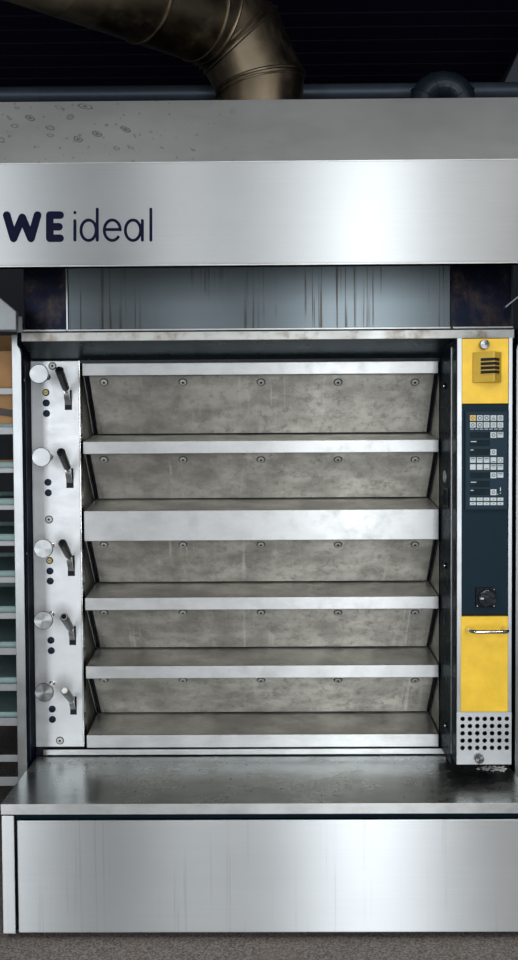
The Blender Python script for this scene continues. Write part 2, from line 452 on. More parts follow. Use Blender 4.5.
# sills (front bars with their sloping tops) and the doors
sill_back = [434.8, 499.5, 583, 648.5, 713.5]
SD = .19
zb = [zz(y_, SD) for y_ in sill_back]
door_bottoms = zb
bm = NB()
prism(bm, [(-.012, bars[0][0]), (-.012, bars[0][1]), (.008, bars[0][1]), (.03, bars[0][1] + .004), (.03, bars[0][0] - .004), (.008, bars[0][0])], 'x', BL, BR - .004)
link('top_bar', bm, S_BAR.m, oven, .002)
for k, ((z1, z0), zk) in enumerate(zip(bars[1:], zb)):
    bm = NB()
    prism(bm, [(-.012, z1), (-.012, z0), (.004, z0), (.012, z0 + .012), (.012, z1 - .004)], 'x', BL, BR - .002)
    sl = link('sill', bm, S_BAR.m, oven, .002)
    bm = NB()
    prism(bm, [(-.004, z1 - .0005), (SD + .03, z1 + (zk - z1) * (SD + .034) / SD * 1.0), (SD + .03, z1 + (zk - z1) - .012), (-.004, z1 - .006)], 'x', BL + .003, BR - .004)
    link('sill_top', bm, S_SILL.m, sl)
screw_x = [104, 183, 261, 338, 415]
screw_y = [382, 459.3, 544.3, 612.2, 680]
for k in range(5):
    zt = bars[k][1] + .006 if k else bars[0][1] + .004
    zbk = zb[k] + .006
    y0, y1 = .020, SD
    x0 = xx(89, .02, 400); x1 = xx(434.5, .02, 400)
    d = Vector((0, y1 - y0, zbk - zt)); d.normalize(); n = Vector((0, d.z, -d.y))
    if n.y > 0: n = -n
    bm = NB()
    prism(bm, [(y0, zt), (y1, zbk), (y1 - n.y * .012, zbk - n.z * .012), (y0 - n.y * .012, zt - n.z * .012)], 'x', x0, x1)
    dr = link('door', bm, S_DOOR.m, oven, .0015)
    # gasket lips and hinge rods at both ends
    for s, xa in ((-1, x0), (1, x1)):
        bm = NB(); e0 = Vector((xa + s * .005, y0 - .004, zt - .004)); e1 = Vector((xa + s * .005, y1 - .004, zbk + .003))
        tube(bm, [e0, e1], .004, 10); link('gasket', bm, BLACKP, dr)
        bm = NB(); e0 = Vector((xa + s * .016, y0 - .004, zt - .001)); e1 = Vector((xa + s * .016, y1 - .008, zbk + .003))
        tube(bm, [e0, e1], .0032, 12); link('hinge_rod', bm, CHROME, dr, smooth=True)
    # screws along the top edge
    for sx in screw_x:
        r_ = ray(sx, screw_y[k]); q0 = Vector((0, y0, zt))
        t_ = (q0 - eye).dot(n) / r_.dot(n); p = eye + r_ * t_
        link('screw', cap_screw(NB(), p + n * .0003, n, .0150), [S_SCREW, HOLE], dr, smooth=True)

# outer side posts, with dark reveals behind them
zpt = 1.890
for s in (-1, 1):
    if s < 0: xi, xo = -.797, -.8275
    else: xi, xo = .801, .834
    bm = NB()
    pts = [(xo, FZ), (xi, FZ), (xi, 1.828), (xi - (-s) * -.006 if False else xi + s * .004, 1.845), (xi + s * .012, 1.857), (xi + s * .012, zpt), (xo, zpt)]
    prism(bm, pts, 'y', YQ, YQ + .02)
    link('side_post', bm, S_POST.m, oven, .0015)
    a, b_ = sorted((xi + s * .007, xi + s * .016))
    bm = NB(); box(bm, a, b_, YQ + .022, .011, FZ, 1.9)
    link('side_reveal', bm, REVEAL, oven)
bm = NB(); box(bm, -.8035, -.8015, YQ + .070, YQ + .076, .48, 1.80)
link('reveal_strip', bm, NAVYPAD, oven)
bm = NB(); box(bm, -.8035, -.8015, YQ + .024, YQ + .036, .48, 1.80)
link('reveal_strip', bm, S_SILL.m, oven)
for yy_ in (380, 553.5, 718):
    p = atX(26 if yy_ < 500 else 28.5, yy_, -.7955)
    link('screw', lathe(NB(), (-.8035, p.y, p.z), (1, 0, 0), [(0, .004), (.002, .004), (.003, .002)], 12), CHROME, oven, smooth=True)

# steam canopy above the decks
zbar0, zbar1 = 1.867, 1.8965
link('canopy_rail', box(NB(), -.796, .795, YQ, YQ + .03, zbar0, zbar1), S_RUST.m, oven, .002)
bm = NB()
prism(bm, [(YQ + .003, zbar0), (.011, 1.8205), (.011, 1.8265), (YQ + .03, zbar0 + .01)], 'x', -.796, .80)
link('canopy_underside', bm, plain('underside_dark_steel', (.06, .085, .10), .3, .8), oven)
xd0, xd1 = xx(68, YQ, 300), xx(450.5, YQ, 300)
zc0 = zbar1 + .004
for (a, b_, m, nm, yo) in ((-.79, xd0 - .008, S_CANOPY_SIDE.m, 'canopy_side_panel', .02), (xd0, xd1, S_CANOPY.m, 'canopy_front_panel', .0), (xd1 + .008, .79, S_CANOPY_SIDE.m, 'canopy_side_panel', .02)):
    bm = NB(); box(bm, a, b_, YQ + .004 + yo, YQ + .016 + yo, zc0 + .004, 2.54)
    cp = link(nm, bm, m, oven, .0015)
    link('lower_lip', box(NB(), a, b_, YQ - .002, YQ + .02, zc0 - .001, zc0 + .004), S_BAR.m, cp)
for a in (xd0 - .0025, xd1 + .0035):
    link('joint_strip', box(NB(), a - .0035, a + .0015, YQ - .001, YQ + .03, zc0, 2.54), S_POST.m if a < 0 else BLACKP, oven)
link('canopy_back', box(NB(), -.796, .80, YQ + .04, YQ + .06, 1.90, 2.545), DARKBLUE, oven)
link('canopy_top', box(NB(), -.796, .80, YQ, .9, 2.546, 2.56), DARKBLUE, oven)

# ---- control column
zc_t, zc_b = 1.852, .528
bm = NB()
box(bm, CL + .001, CR, YC + .03, .008, zc_b + .002, zc_t - .001)
link('column_body', bm, DARKBLUE, oven)
# dark glossy side, in two sheets with a bright joint
ys = atX(452, 540, CL).y
box_s = box(NB(), CL - .002, CL + .001, ys + .003, -.001, .50, 1.835)
side = link('column_side_sheet', box_s, NAVYGLOSS, oven)
link('column_side_sheet', box(NB(), CL - .001, CL + .001, YC + .008, ys - .003, zc_b, zc_t - .002), NAVYGLOSS, oven)
link('side_joint_strip', box(NB(), CL - .004, CL + .001, ys - .002, ys + .002, zc_b + .01, 1.832), S_POST.m, oven)
for (sx, sy) in ((445.2, 386), (446, 565.6), (446.3, 725)):
    p = atX(sx, sy, CL - .002)
    link('screw', lathe(NB(), p, (-1, 0, 0), [(0, .011), (.004, .010), (.006, .006), (.006, .003)], 20), BLACKP, side, smooth=True)
    link('screw_head', lathe(NB(), p + Vector((-.004, -.003, 0)), (-1, 0, 0), [(0, .005), (.003, .004), (.004, .001)], 14), CHROME, side, smooth=True)
p = atX(445.3, 476.5, CL - .002)
link('lock', lathe(NB(), p, (-1, 0, 0), [(0, .020), (.003, .020), (.005, .018), (.005, .006), (.003, .005)], 28), S_PLATE.m, side, smooth=True)
p0, p1 = atX(443.8, 488, CL - .002), atX(448.5, 507, CL - .002)
bm = NB(); zA, zB = (p0.z + p1.z) / 2 + .031, (p0.z + p1.z) / 2 - .031; yA, yB = sorted((p0.y, p1.y))
box(bm, CL - .004, CL - .002, yA, yA + .006, zB, zA); box(bm, CL - .004, CL - .002, yB - .006, yB, zB, zA)
box(bm, CL - .004, CL - .002, yA + .006, yB - .006, zB, zB + .006); box(bm, CL - .004, CL - .002, yA + .006, yB - .006, zA - .006, zA)
link('latch_frame', bm, BLACKP, side)

fy = YC
xil, xir = xx(461.8, fy), xx(508.3, fy)
def cz(py): return at(485, py, fy).z
def cxx(px, py=540): return at(px, py, fy).x
z_y1, z_d0, z_d1, z_y2, z_y3 = cz(403.5), cz(405.5), cz(614.5), cz(616.5), cz(712)
zt_ = zc_t
link('edge_profile', box(NB(), CL, xil, fy, fy + .029, z_y3, zt_), S_FRAME.m, oven, .0012)
link('edge_profile', box(NB(), xir, CR, fy, fy + .029, z_y3, zt_), S_FRAME.m, oven, .0012)
yp = link('upper_yellow_panel', box(NB(), xil + .0005, xir - .0005, fy + .003, fy + .029, z_y1, zt_ - .002), YELLOW, oven, .001)
bp = link('dark_control_panel', box(NB(), xil + .0005, xir - .0005, fy + .004, fy + .029, z_d1 - .001, z_d0 + .004), NAVYPANEL, oven, .001)
yd = link('lower_yellow_door', box(NB(), xil - .003, xir - .0005, fy - .003, fy + .028, z_y3 + .001, z_y2 + .0005), YELLOW, oven, .0012)

# louvred vent cover: a bent plate, with slots that cross its ridge
xa, xr_, xb = cxx(472.7, 366), cxx(491.5, 366), cxx(501, 366)
z1_, z0_ = cz(352.5), cz(382.5)
P_ = .034
bm = NB()
prism(bm, [(xa, fy + .003), (xa, fy - .004), (xr_ - .003, fy - P_), (xr_ + .003, fy - P_), (xb, fy - .006), (xb, fy + .003)], 'z', z0_, z1_)
vc = link('vent_cover', bm, OCHRE, yp, .001)
for k in range(4):
    zc_ = cz(360.2 + k * 4.2)
    def fr(x):  # front surface of the cover
        return fy - .004 - (P_ - .004) * (x - xa) / (xr_ - .003 - xa) if x < xr_ - .003 else (fy - P_ if x < xr_ + .003 else fy - P_ + (P_ - .006) * (x - xr_ - .003) / (xb - xr_ - .003))
    xsn = [xa + .021, xr_ - .003, xr_ + .003, xb - .008]
    h = .0046
    fpts = [(x, fr(x) - .0006) for x in xsn]; bpts = [(x, fr(x) + .002) for x in xsn]
    bm = NB(); prism(bm, fpts + bpts[::-1], 'z', zc_ - h, zc_ + h, 0)
    lip = [(x, fr(x) - .0032) for x in xsn]
    prism(bm, lip + fpts[::-1], 'z', zc_ - h - .0018, zc_ - h, 1)
    link('louvre', bm, [HOLE, OCHRE], vc)
def thumb(px, py, r, parent, nm='thumb_screw'):
    p = at(px, py, fy)
    bm = NB(); lathe(bm, (p.x - .002, fy + .002, p.z), (0, -1, 0), [(0, r * .6), (.010, r * .6), (.010, r), (.021, r), (.023, r * .9), (.0235, .0001)], 32, cap=False)
    return link(nm, bm, TURNED, parent, smooth=True)
thumb(484, 345, .0148, yp)

# keypad
kx0, kx1 = cxx(464.6, 460), cxx(508, 460)
kz1, kz0 = cz(410.5), cz(510)
kp = link('keypad', box(NB(), kx0, kx1, fy - .004, fy + .004, kz0, kz1), NAVYPAD, oven, .002)
bm = NB(); t_ = .0035
box(bm, kx0, kx0 + t_, fy - .0052, fy - .004, kz0, kz1); box(bm, kx1 - t_, kx1, fy - .0052, fy - .004, kz0, kz1)
box(bm, kx0 + t_, kx1 - t_, fy - .0052, fy - .004, kz0, kz0 + t_); box(bm, kx0 + t_, kx1 - t_, fy - .0052, fy - .004, kz1 - t_, kz1)
link('keypad_frame', bm, NAVYPANEL, kp)
def ppx(px, py): q = at(px, py, fy - .004); return q.x, q.z
S = 3.1e-3
def key(px, py, w_=5.6, h_=5.4, m=None, glyph='sq'):
    x, z = ppx(px, py); w2, h2 = w_ * S / 2, h_ * S / 2; Y = fy - .004
    bm = NB(); box(bm, x - w2, x + w2, Y - .001, Y, z - h2, z + h2)
    def g(a, b_, c, d): box(bm, x + a * w2, x + b_ * w2, Y - .0015, Y - .001, z + c * h2, z + d * h2, 1)
    if glyph == 'sq':
        g(-.55, .55, .4, .55); g(-.55, .55, -.55, -.4); g(-.55, -.4, -.4, .4); g(.4, .55, -.4, .4); g(-.15, .15, -.15, .15)
    elif glyph == 'ring':
        for k in range(12):
            a = 2 * PI * k / 12; g(.5 * math.cos(a) - .14, .5 * math.cos(a) + .14, .5 * math.sin(a) - .14, .5 * math.sin(a) + .14)
    elif glyph == 'disc':
        lathe(bm, (x, Y - .001, z), (0, -1, 0), [(0, w2 * .75), (.0005, w2 * .75)], 16, 1); lathe(bm, (x, Y - .0015, z), (0, -1, 0), [(0, w2 * .35), (.0005, w2 * .35)], 12, 0)
    elif glyph == 'tri':
        prism(bm, [(x - w2 * .7, z - h2 * .6), (x + w2 * .7, z - h2 * .6), (x, z + h2 * .75)], 'y', Y - .0016, Y - .001, 1)
        prism(bm, [(x - w2 * .12, z - h2 * .4), (x + w2 * .12, z - h2 * .4), (x + w2 * .12, z + h2 * .2), (x - w2 * .12, z + h2 * .2)], 'y', Y - .002, Y - .0016, 0)
    elif glyph == 'gear':
        for k in range(8):
            a = 2 * PI * k / 8; g(.55 * math.cos(a) - .16, .55 * math.cos(a) + .16, .55 * math.sin(a) - .16, .55 * math.sin(a) + .16)
        g(-.2, .2, -.2, .2)
    elif glyph == 'bar': g(-.75, .75, .35, .8); g(-.75, .75, -.1, .05)
    elif glyph == 'low': g(-.6, .6, -.75, -.45)
    elif glyph == 'dash': g(-.3, .3, -.25, .25)
    elif glyph == 'star':
        for k in range(5):
            a = PI / 2 + 2 * PI * k / 5
            prism(bm, [(x + w2 * .85 * math.cos(a + PI / 5), z + h2 * .85 * math.sin(a + PI / 5)), (x + w2 * .35 * math.cos(a), z + h2 * .35 * math.sin(a)), (x + w2 * .85 * math.cos(a - PI / 5), z + h2 * .85 * math.sin(a - PI / 5))][::1], 'y', Y - .0015, Y - .001, 1)
    link('key', bm, [m or KEYW, GLYPH], kp)
KX = [472.8, 479.7, 486.5, 493.4, 500.3]
for x, g in zip(KX, ('ring', 'disc', 'disc', 'tri', 'gear')): key(x, 418, glyph=g, m=KEYY if x == KX[0] else None)
for x, g in zip(KX, ('ring', 'disc', 'sq', 'sq', 'sq')): key(x, 424.9, glyph=g)
key(KX[3], 435, 5.8, 5.8, glyph='ring'); key(KX[4], 434.8, 5.8, 5.4, glyph='bar')
key(KX[3], 452.2, 5.8, 5.8, glyph='ring')
for x, g in zip(KX, ('bar', 'bar', 'bar', 'low', 'star')): key(x, 460, glyph=g)
for x, g in zip(KX, ('', '', 'low', 'bar', 'bar')): key(x, 467, glyph=g)
key(KX[3], 475.3, 5.8, 5.8, glyph='ring'); key(KX[4], 475, 5.8, 5.2, glyph='bar')
key(KX[3], 492.2, 5.8, 5.8, glyph='ring')
for x in KX: key(x, 499.2, 5.8, 3.2, glyph='dash')
for x in KX: key(x, 503.6, 5.8, 2.9, glyph='dash')
for (y0, y1) in ((432, 438), (440, 446.2), (449, 455), (472.4, 478.2), (480.8, 487), (489, 495)):
    a, b_ = ppx(469.7, y0), ppx(489.8, y1)
    link('display', box(NB(), a[0], b_[0], fy - .0045, fy - .004, b_[1], a[1]), DISPLAY, kp)
def mark(x0, x1, z0, z1, up=0): link('printed_mark', box(NB(), x0, x1, fy - .0045 - up, fy - .004 - up, z0, z1), KEYW, kp)
for (x, y_, w_) in ((473.5, 441.6, 5.6), (472, 450, 3.0), (473.5, 482.2, 5.6), (472, 490.4, 3.0)):
    q = ppx(x, y_); mark(q[0] - w_ * S / 2, q[0] + w_ * S / 2, q[1] - .0014, q[1] + .0014, .0005)
for k in range(7):
    q = ppx(472 + k * 4.75, 429.1); mark(q[0] - .0055, q[0] + .0055, q[1] - .0010, q[1] + .0010)
q = ppx(500.4, 490); mark(q[0] - .0014, q[0] + .0014, q[1] - .003, q[1] + .008)
mark(q[0] - .0016, q[0] + .0016, q[1] - .0115, q[1] - .0085)
q = ppx(497.6, 494.4); mark(q[0] - .0018, q[0] + .0018, q[1] - .001, q[1] + .001)

# rotary main switch
c_ = at(485.3, 597.3, fy); q = .0305
sw = link('rotary_switch', box(NB(), c_.x - q, c_.x + q, fy - .006, fy + .006, c_.z - q, c_.z + q), BLACKP, oven, .003)
bm = NB(); lathe(bm, (c_.x + .002, fy - .006, c_.z), (0, -1, 0), [(0, .028), (.010, .027), (.013, .0235), (.013, .0001)], 36)
ba = math.radians(-25); ux, uz = math.cos(ba), math.sin(ba)
pl = [(c_.x + .002 + ux * a - uz * b_, c_.z + uz * a + ux * b_) for a, b_ in ((-.025, -.006), (.025, -.008), (.027, 0), (.025, .008), (-.025, .006))]
prism(bm, pl, 'y', fy - .034, fy - .018)
link('dial', bm, plain('dial_gloss_plastic', (.012, .016, .024), .16, spec=.8), sw, .0015, smooth=True)
for (a, b_) in ((-.026, -.026), (.026, -.026), (.026, .026)):
    link('screw', lathe(NB(), (c_.x + a, fy - .006, c_.z + b_), (0, -1, 0), [(0, .0028), (.0015, .0022), (.0015, .0001)], 12), CHROME, sw, smooth=True)
link('pointer', box(NB(), c_.x - .022, c_.x - .012, fy - .0345, fy - .034, c_.z - .0015, c_.z + .0035), KEYW, sw, label='small pale pointer mark')

# pull handle on the lower yellow door
a, b_ = at(466.8, 627.6, fy), at(502.8, 627.6, fy); pr = .078; r = .0058
bm = NB(); z = a.z
path = [(a.x, fy - .002, z)]
cr_ = .022
for k in range(7):
    t = k / 6 * PI / 2
    path.append((a.x + cr_ * (1 - math.cos(t)) * .9, fy - pr + cr_ - cr_ * math.sin(t), z))
for k in range(7):
    t = PI / 2 - k / 6 * PI / 2
    path.append((b_.x - cr_ * (1 - math.cos(t)) * .9, fy - pr + cr_ - cr_ * math.sin(t), z))
path.append((b_.x, fy - .002, z))
link('handle', tube(bm, path, r, 16), CHROME, yd, smooth=True, label='chrome pull handle')

# perforated plate: real round holes
hx = [462.6 + 7.37 * k for k in range(7)]; hy = [718.8 + 7.25 * k for k in range(5)]
xs_ = [at(x, 733, fy).x for x in hx]; zs_ = [at(485, y_, fy).z for y_ in hy]
dx, dz = xs_[1] - xs_[0], zs_[0] - zs_[1]
bm = NB(); n = 20; hr = .0072
def square_pt(a, hx_, hz_):
    c, s = math.cos(a), math.sin(a); k = 1 / max(abs(c) / hx_, abs(s) / hz_); return c * k, s * k
angs = sorted([2 * PI * k / n for k in range(n)] + [])
for x in xs_:
    for z in zs_:
        rings = []
        for (Y, mode) in ((fy, 'o'), (fy, 'i'), (fy + .0025, 'i')):
            ring = []
            for k in range(n):
                a = PI / 4 + 2 * PI * k / n
                px_, pz_ = square_pt(a, dx / 2, dz / 2) if mode == 'o' else (hr * math.cos(a), hr * math.sin(a))
                ring.append(bm.verts.new((x + px_, Y, z + pz_)))
            rings.append(ring)
        for A, B in zip(rings, rings[1:]):
            for k in range(n): bm.faces.new((A[k], A[(k+1) % n], B[(k+1) % n], B[k]))
xg0, xg1, zg0, zg1 = xs_[0] - dx / 2, xs_[-1] + dx / 2, zs_[-1] - dz / 2, zs_[0] + dz / 2
box(bm, CL, xg0, fy, fy + .028, zc_b, z_y3); box(bm, xg1, CR, fy, fy + .028, zc_b, z_y3)
box(bm, xg0, xg1, fy, fy + .028, zc_b, zg0); box(bm, xg0, xg1, fy, fy + .028, zg1, z_y3)
bmesh.ops.remove_doubles(bm, verts=bm.verts, dist=1e-5)
vp = link('perforated_plate', bm, S_PLATE.m, oven)
link('inner_baffle', box(NB(), xg0, xg1 - .018, fy + .018, fy + .028, zg0 + .02, zg1 - .01), S_SILL.m, vp)
thumb(479, 757.5, .0142, vp)

# ------------------------------------------------------------------ worktop and base cabinet
WL, WR = -.796, .7855
zl0 = 1.5 - 1.0605
bm = NB(); box(bm, WL, WR, YP, -.013, zl0, TOPZ)
box(bm, WL, WR, YP + .004, YP + .012, zl0 - .002, zl0)
tag(link('worktop', bm, [S_TOP.m], None, .003, seg=3), 'wide stainless steel worktop with smeared top in front of the oven decks', 'worktop')
wt = bpy.data.objects['worktop']
wt.data.materials.append(S_BAR.m)
for p in wt.data.polygons:
    if abs(p.normal.y) > .9 and p.center.y < 0: p.material_index = 1
base = thing('base_cabinet', 'low stainless steel base cabinet with one wide brushed drawer front under the worktop', 'cabinet', (0, -.2, 0))
bx0, bx1 = xx(17.2, YP, 880), .742
zd0, zd1 = 1.5 - 1.4165, 1.5 - 1.0795
link('body', box(NB(), WL + .012, WR - .012, YP + .03, -.016, .083, zl0 - .003), DARKBLUE, base)
link('drawer_front', box(NB(), bx0, bx1, YP + .002, YP + .028, zd0, zd1), S_BASE.m, base, .003, seg=3)
pxo = xx(2, YP, 880); pxi = xx(15, YP, 880)
link('corner_post', box(NB(), pxo, pxi, YP + .001, YP + .029, zd0 - .002, zl0 - .004), S_BASE.m, base, .002)
link('corner_post', box(NB(), bx1 + .006, WR, YP + .001, YP + .029, zd0 - .002, zl0 - .004), S_BASE.m, base, .002)
link('plinth', box(NB(), WL + .04, WR - .05, YP + .05, -.03, FZ, .083), DARKBLUE, base)
link('gap_shade_strip', box(NB(), bx0, bx1, YP + .016, YP + .03, zd1 + .001, zl0 - .003), NAVYGLOSS, base)  # dark strip set into the gap to stand for its shade
for yy_ in (826, 833, 918):
    p = at(16, yy_, YP + .02)
    link('pin', lathe(NB(), (pxi + .0035, YP + .029, p.z), (0, -1, 0), [(0, .002), (.008, .002), (.009, .001)], 10), CHROME, base)

# flour on the worktop under the column
bm = NB(); rnd = random.Random(3)
for k in range(70):
    u = rnd.random(); px_ = 478 + 28 * u; py_ = 768.3 + rnd.gauss(0, 1.2) + 2 * (u - .5)
    d_ = ray(px_, py_); t_ = (TOPZ - eye.z) / d_.z; p = eye + d_ * t_
    rr = rnd.uniform(.002, .007)
    lathe(bm, (p.x, p.y, TOPZ), (0, 0, 1), [(0, rr), (.001, rr * .7), (.0014, .0001)], 7)
tag(link('spilled_flour', bm, FLOUR), 'streak of white flour spilled on the worktop under the control column', 'flour', kind='stuff')
# crumbs
CRUMB = plain('dark_crumb', (.03, .02, .015), .8)
bm = NB()
for k in range(34):
    px_ = rnd.uniform(70, 450); py_ = rnd.uniform(760, 800)
    d_ = ray(px_, py_); t_ = (TOPZ - eye.z) / d_.z; p = eye + d_ * t_
    rr = rnd.uniform(.001, .0028)
    lathe(bm, (p.x, p.y, TOPZ), (0, 0, 1), [(0, rr), (.0012, rr * .8), (.002, .0001)], 6)
tag(link('crumbs', bm, CRUMB), 'scattered tiny dark crumbs across the steel worktop', 'crumbs', kind='stuff')

# ------------------------------------------------------------------ hood
hood = thing('extraction_hood', 'long stainless steel extraction hood with dark blue lettering above the oven', 'hood', (0, -.2, 2.05))
HB, HM, HT = 2.0505, 2.3400, 2.579
YS = -.30
HX = 1.12
bm = NB(); box(bm, -HX, HX, YP, YP + .0025, HB, HM)
fp = link('front_panel', bm, S_HOOD.m, hood)
link('lower_lip', box(NB(), -HX, HX, YP - .001, YP + .028, HB - .006, HB - .0005), S_BAR.m, hood, .001)
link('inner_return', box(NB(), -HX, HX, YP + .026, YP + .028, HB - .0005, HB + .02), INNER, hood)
bm = NB()
prism(bm, [(YP, HM + .001), (YS, HT), (YS, HT - .004), (YP + .004, HM + .001)], 'x', -HX, HX)
link('sloping_top', bm, HOODTOP, hood)
link('top_seam', box(NB(), -HX, HX, YP - .0015, YP + .003, HM - .0015, HM + .002), S_BAR.m, hood)
bm = NB(); box(bm, -HX, HX, YS, YQ - .006, HT - .02, HT - .004)
link('roof', bm, INNER, hood)
for s in (-1, 1):
    a, b_ = sorted((s * HX, s * (HX - .003)))
    bm = NB(); prism(bm, [(YP + .003, HB), (YP + .003, HM), (YS, HT - .005), (YQ - .006, HT - .021), (YQ - .006, HB)], 'x', a, b_)
    link('end_plate', bm, INNER, hood)
# liner sheet inside the hood front
# lettering
def lp(px, py): q = at(px, py, YP); return q.x, q.z
def letter(strokes, wpx):
    bm = NB(); r_ = wpx * 2.91e-3 / 2; Y0, Y1 = YP - .0014, YP
    cnt = 0
    for st in strokes:
        P = [lp(*q) for q in st]
        for (ax_, az_), (bx_, bz_) in zip(P, P[1:]):
            d = Vector((bx_ - ax_, bz_ - az_)); L_ = d.length
            if L_ < 1e-6: continue
            nx, nz = -d.y / L_ * r_, d.x / L_ * r_
            cnt += 1; e_ = cnt * 6e-6
            prism(bm, [(ax_ + nx, az_ + nz), (bx_ + nx, bz_ + nz), (bx_ - nx, bz_ - nz), (ax_ - nx, az_ - nz)], 'y', Y1, Y0 - e_)
        for (ax_, az_) in P:
            cnt += 1; lathe(bm, (ax_, Y1, az_), (0, -1, 0), [(0, r_), (.0014 + cnt * 6e-6, r_)], 16)
    link('letter', bm, LETTER, hood)
def arc(cx_, cy_, rx, ry, a0, a1, n=22):
    return [(cx_ + rx * math.cos(math.radians(a0 + (a1 - a0) * k / n)), cy_ - ry * math.sin(math.radians(a0 + (a1 - a0) * k / n))) for k in range(n + 1)]
letter([[(6.8, 215.2), (13.6, 238.4), (22.3, 217.5), (31.0, 238.4), (37.6, 215.2)]], 7.6)
letter([[(60.2, 215.2), (49.8, 215.2), (49.8, 238.3), (60.2, 238.3)], [(50, 226.8), (59, 226.8)]], 7.4)
letter([[(74.9, 220.8), (74.9, 240)], [(74.9, 212.6), (74.9, 212.7)]], 3.0)
letter([arc(88.6, 230.3, 7.6, 10.2, 0, 360, 32), [(97.3, 209.3), (97.3, 240.2)], ], 2.9)
letter([[(104.6, 229.6), (120.2, 229.6)], arc(112.3, 230.3, 8.0, 10.2, 2, 318, 30)], 2.9)
letter([arc(133.0, 230.3, 7.6, 10.2, 0, 360, 32), [(142.4, 220.6), (142.4, 240.2)]], 2.9)
letter([[(150.9, 209.3), (150.9, 240.2)]], 2.9)

# dried splash marks on the sloping top
SPLASH = plain('dried_splash', (.09, .09, .085), .6); SPLASH2 = plain('dried_splash_middle', (.22, .225, .215), .6)
e1 = Vector((1, 0, 0)); e2 = Vector((0, YS - YP, HT - HM)).normalized(); nn = Vector((0, -e2.z, e2.y))
def on_slope(px, py):
    d_ = ray(px, py); q0 = Vector((0, YP, HM)); return eye + d_ * ((q0 - eye).dot(nn) / d_.dot(nn))
for (px_, py_, ra, rb, an) in ((30, 118, 6, 3.6, -40), (14.5, 126, 4, 2.8, -30), (1.5, 140, 5, 2.6, -55), (85, 106.5, 8, 3.4, -20), (50, 128, 4.6, 3, -25), (50.5, 135.5, 3.8, 2.6, -20),
        (78, 139.5, 5.6, 3.4, -35), (97, 134, 5.8, 3.4, -38), (125.5, 129.5, 6.2, 3, -38), (116.5, 148.5, 3.8, 2.6, -30), (131, 148, 3, 1.8, -15), (17, 108, 3, 1.8, -30), (59, 107.5, 4.6, 1.8, -25), (193, 150, 3.2, 1.3, -30),
        (151, 132, 1.8, 1, -20), (162, 148, 2.2, 1.1, -40), (9, 118, 4.5, 1.3, -55)):
    p_ = on_slope(px_, py_); k_ = (p_ - eye).dot(fwd) / F_PX; ca, sa = math.cos(math.radians(an)), math.sin(math.radians(an))
    bm = NB(); rr_ = random.Random(int(px_ * 7))
    wob = [1 + rr_.uniform(-.14, .14) for _ in range(18)]
    rings = []
    for f_ in (1.0, .78, .74, .35):
        rings.append([bm.verts.new(p_ + nn * (.0006 - .0001 * f_) + (e1 * (ca * ra * f_ * wob[i] * math.cos(2*PI*i/18) - sa * rb * f_ * wob[i] * math.sin(2*PI*i/18)) + e2 * 1.15 * (sa * ra * f_ * wob[i] * math.cos(2*PI*i/18) + ca * rb * f_ * wob[i] * math.sin(2*PI*i/18))) * k_) for i in range(18)])
    for j_, (A, B) in enumerate(zip(rings, rings[1:])):
        for i in range(18): bm.faces.new((A[i], A[(i+1) % 18], B[(i+1) % 18], B[i])).material_index = 0 if j_ == 0 else 1
    bm.faces.new(rings[-1]).material_index = 0 if ra > 5 else 1
    link('splash_mark', bm, [SPLASH, SPLASH2], hood)

# hood side brackets (trapezoid plates left and right of the canopy)
YB_ = -.33
q = [at(-60, 246, YB_), at(16.3, 311, YB_), at(16.3, 330.5, YB_), at(-60, 331, YB_)]
bm = NB(); prism(bm, [(v.x, v.z) for v in q], 'y', YB_, YB_ + .03)
link('corner_plate', bm, S_SIDEPL.m, hood, .004)
bm = NB(); box(bm, at(17.2, 330, YB_).x, at(23.5, 330, YB_).x, -.30, -.27, at(20, 330, -.3).z, 2.36)
link('hanger', bm, S_RUST.m, hood) if False else bm.free()
q = [at(580, 246, YB_), at(505.5, 306, YB_), at(505.5, 308, YB_), at(580, 248.5, YB_)]
bm = NB(); prism(bm, [(v.x, v.z) for v in q], 'y', YB_, YB_ + .03)
link('corner_brace', bm, S_SIDEPL.m, hood, .001)

# ------------------------------------------------------------------ ducts behind the hood
YD = .12
def dp(px, py, Y=YD): return at(px, py, Y)
duct = thing('exhaust_duct', 'large galvanized round exhaust duct with segmented elbow rising behind the hood', 'duct', tuple(dp(260, 120)))
R_ = 42.5 * (DIST + YD) / 1000
_b = dp(259, 150); _b.z = 2.575
j = [_b, dp(260.5, 84), dp(240, 40, .11), dp(214, 19, .05), dp(60, -38, -.38), dp(-160, -120, -.85)]
def seg(a, b_, c, d, nm, k=1.0):
    "one mitred segment of the duct between joints b and c, cut in the planes that halve the bends"
    bm = NB(); n = 48
    def ring(p, d0, d1, r, ex=0):
        d = (d0 + d1).normalized(); s_ = 1 / d.dot(d0)
        u = Vector((0, 1, 0)); u = (u - d * u.dot(d)).normalized(); w_ = d.cross(u)
        return [bm.verts.new(p + (u * math.cos(2*PI*i/n) + w_ * (s_ * math.sin(2*PI*i/n))) * r) for i in range(n)]
    dm = (c - b_).normalized(); d0 = (b_ - a).normalized() if a else dm; d2 = (d - c).normalized() if d else dm
    A = ring(b_, d0, dm, R_ * k); B = ring(c, dm, d2, R_ * k)
    for i in range(n): bm.faces.new((A[i], A[(i+1) % n], B[(i+1) % n], B[i]))
    o = link(nm, bm, DUCTM, duct, smooth=True); return o, (d0 + dm).normalized()
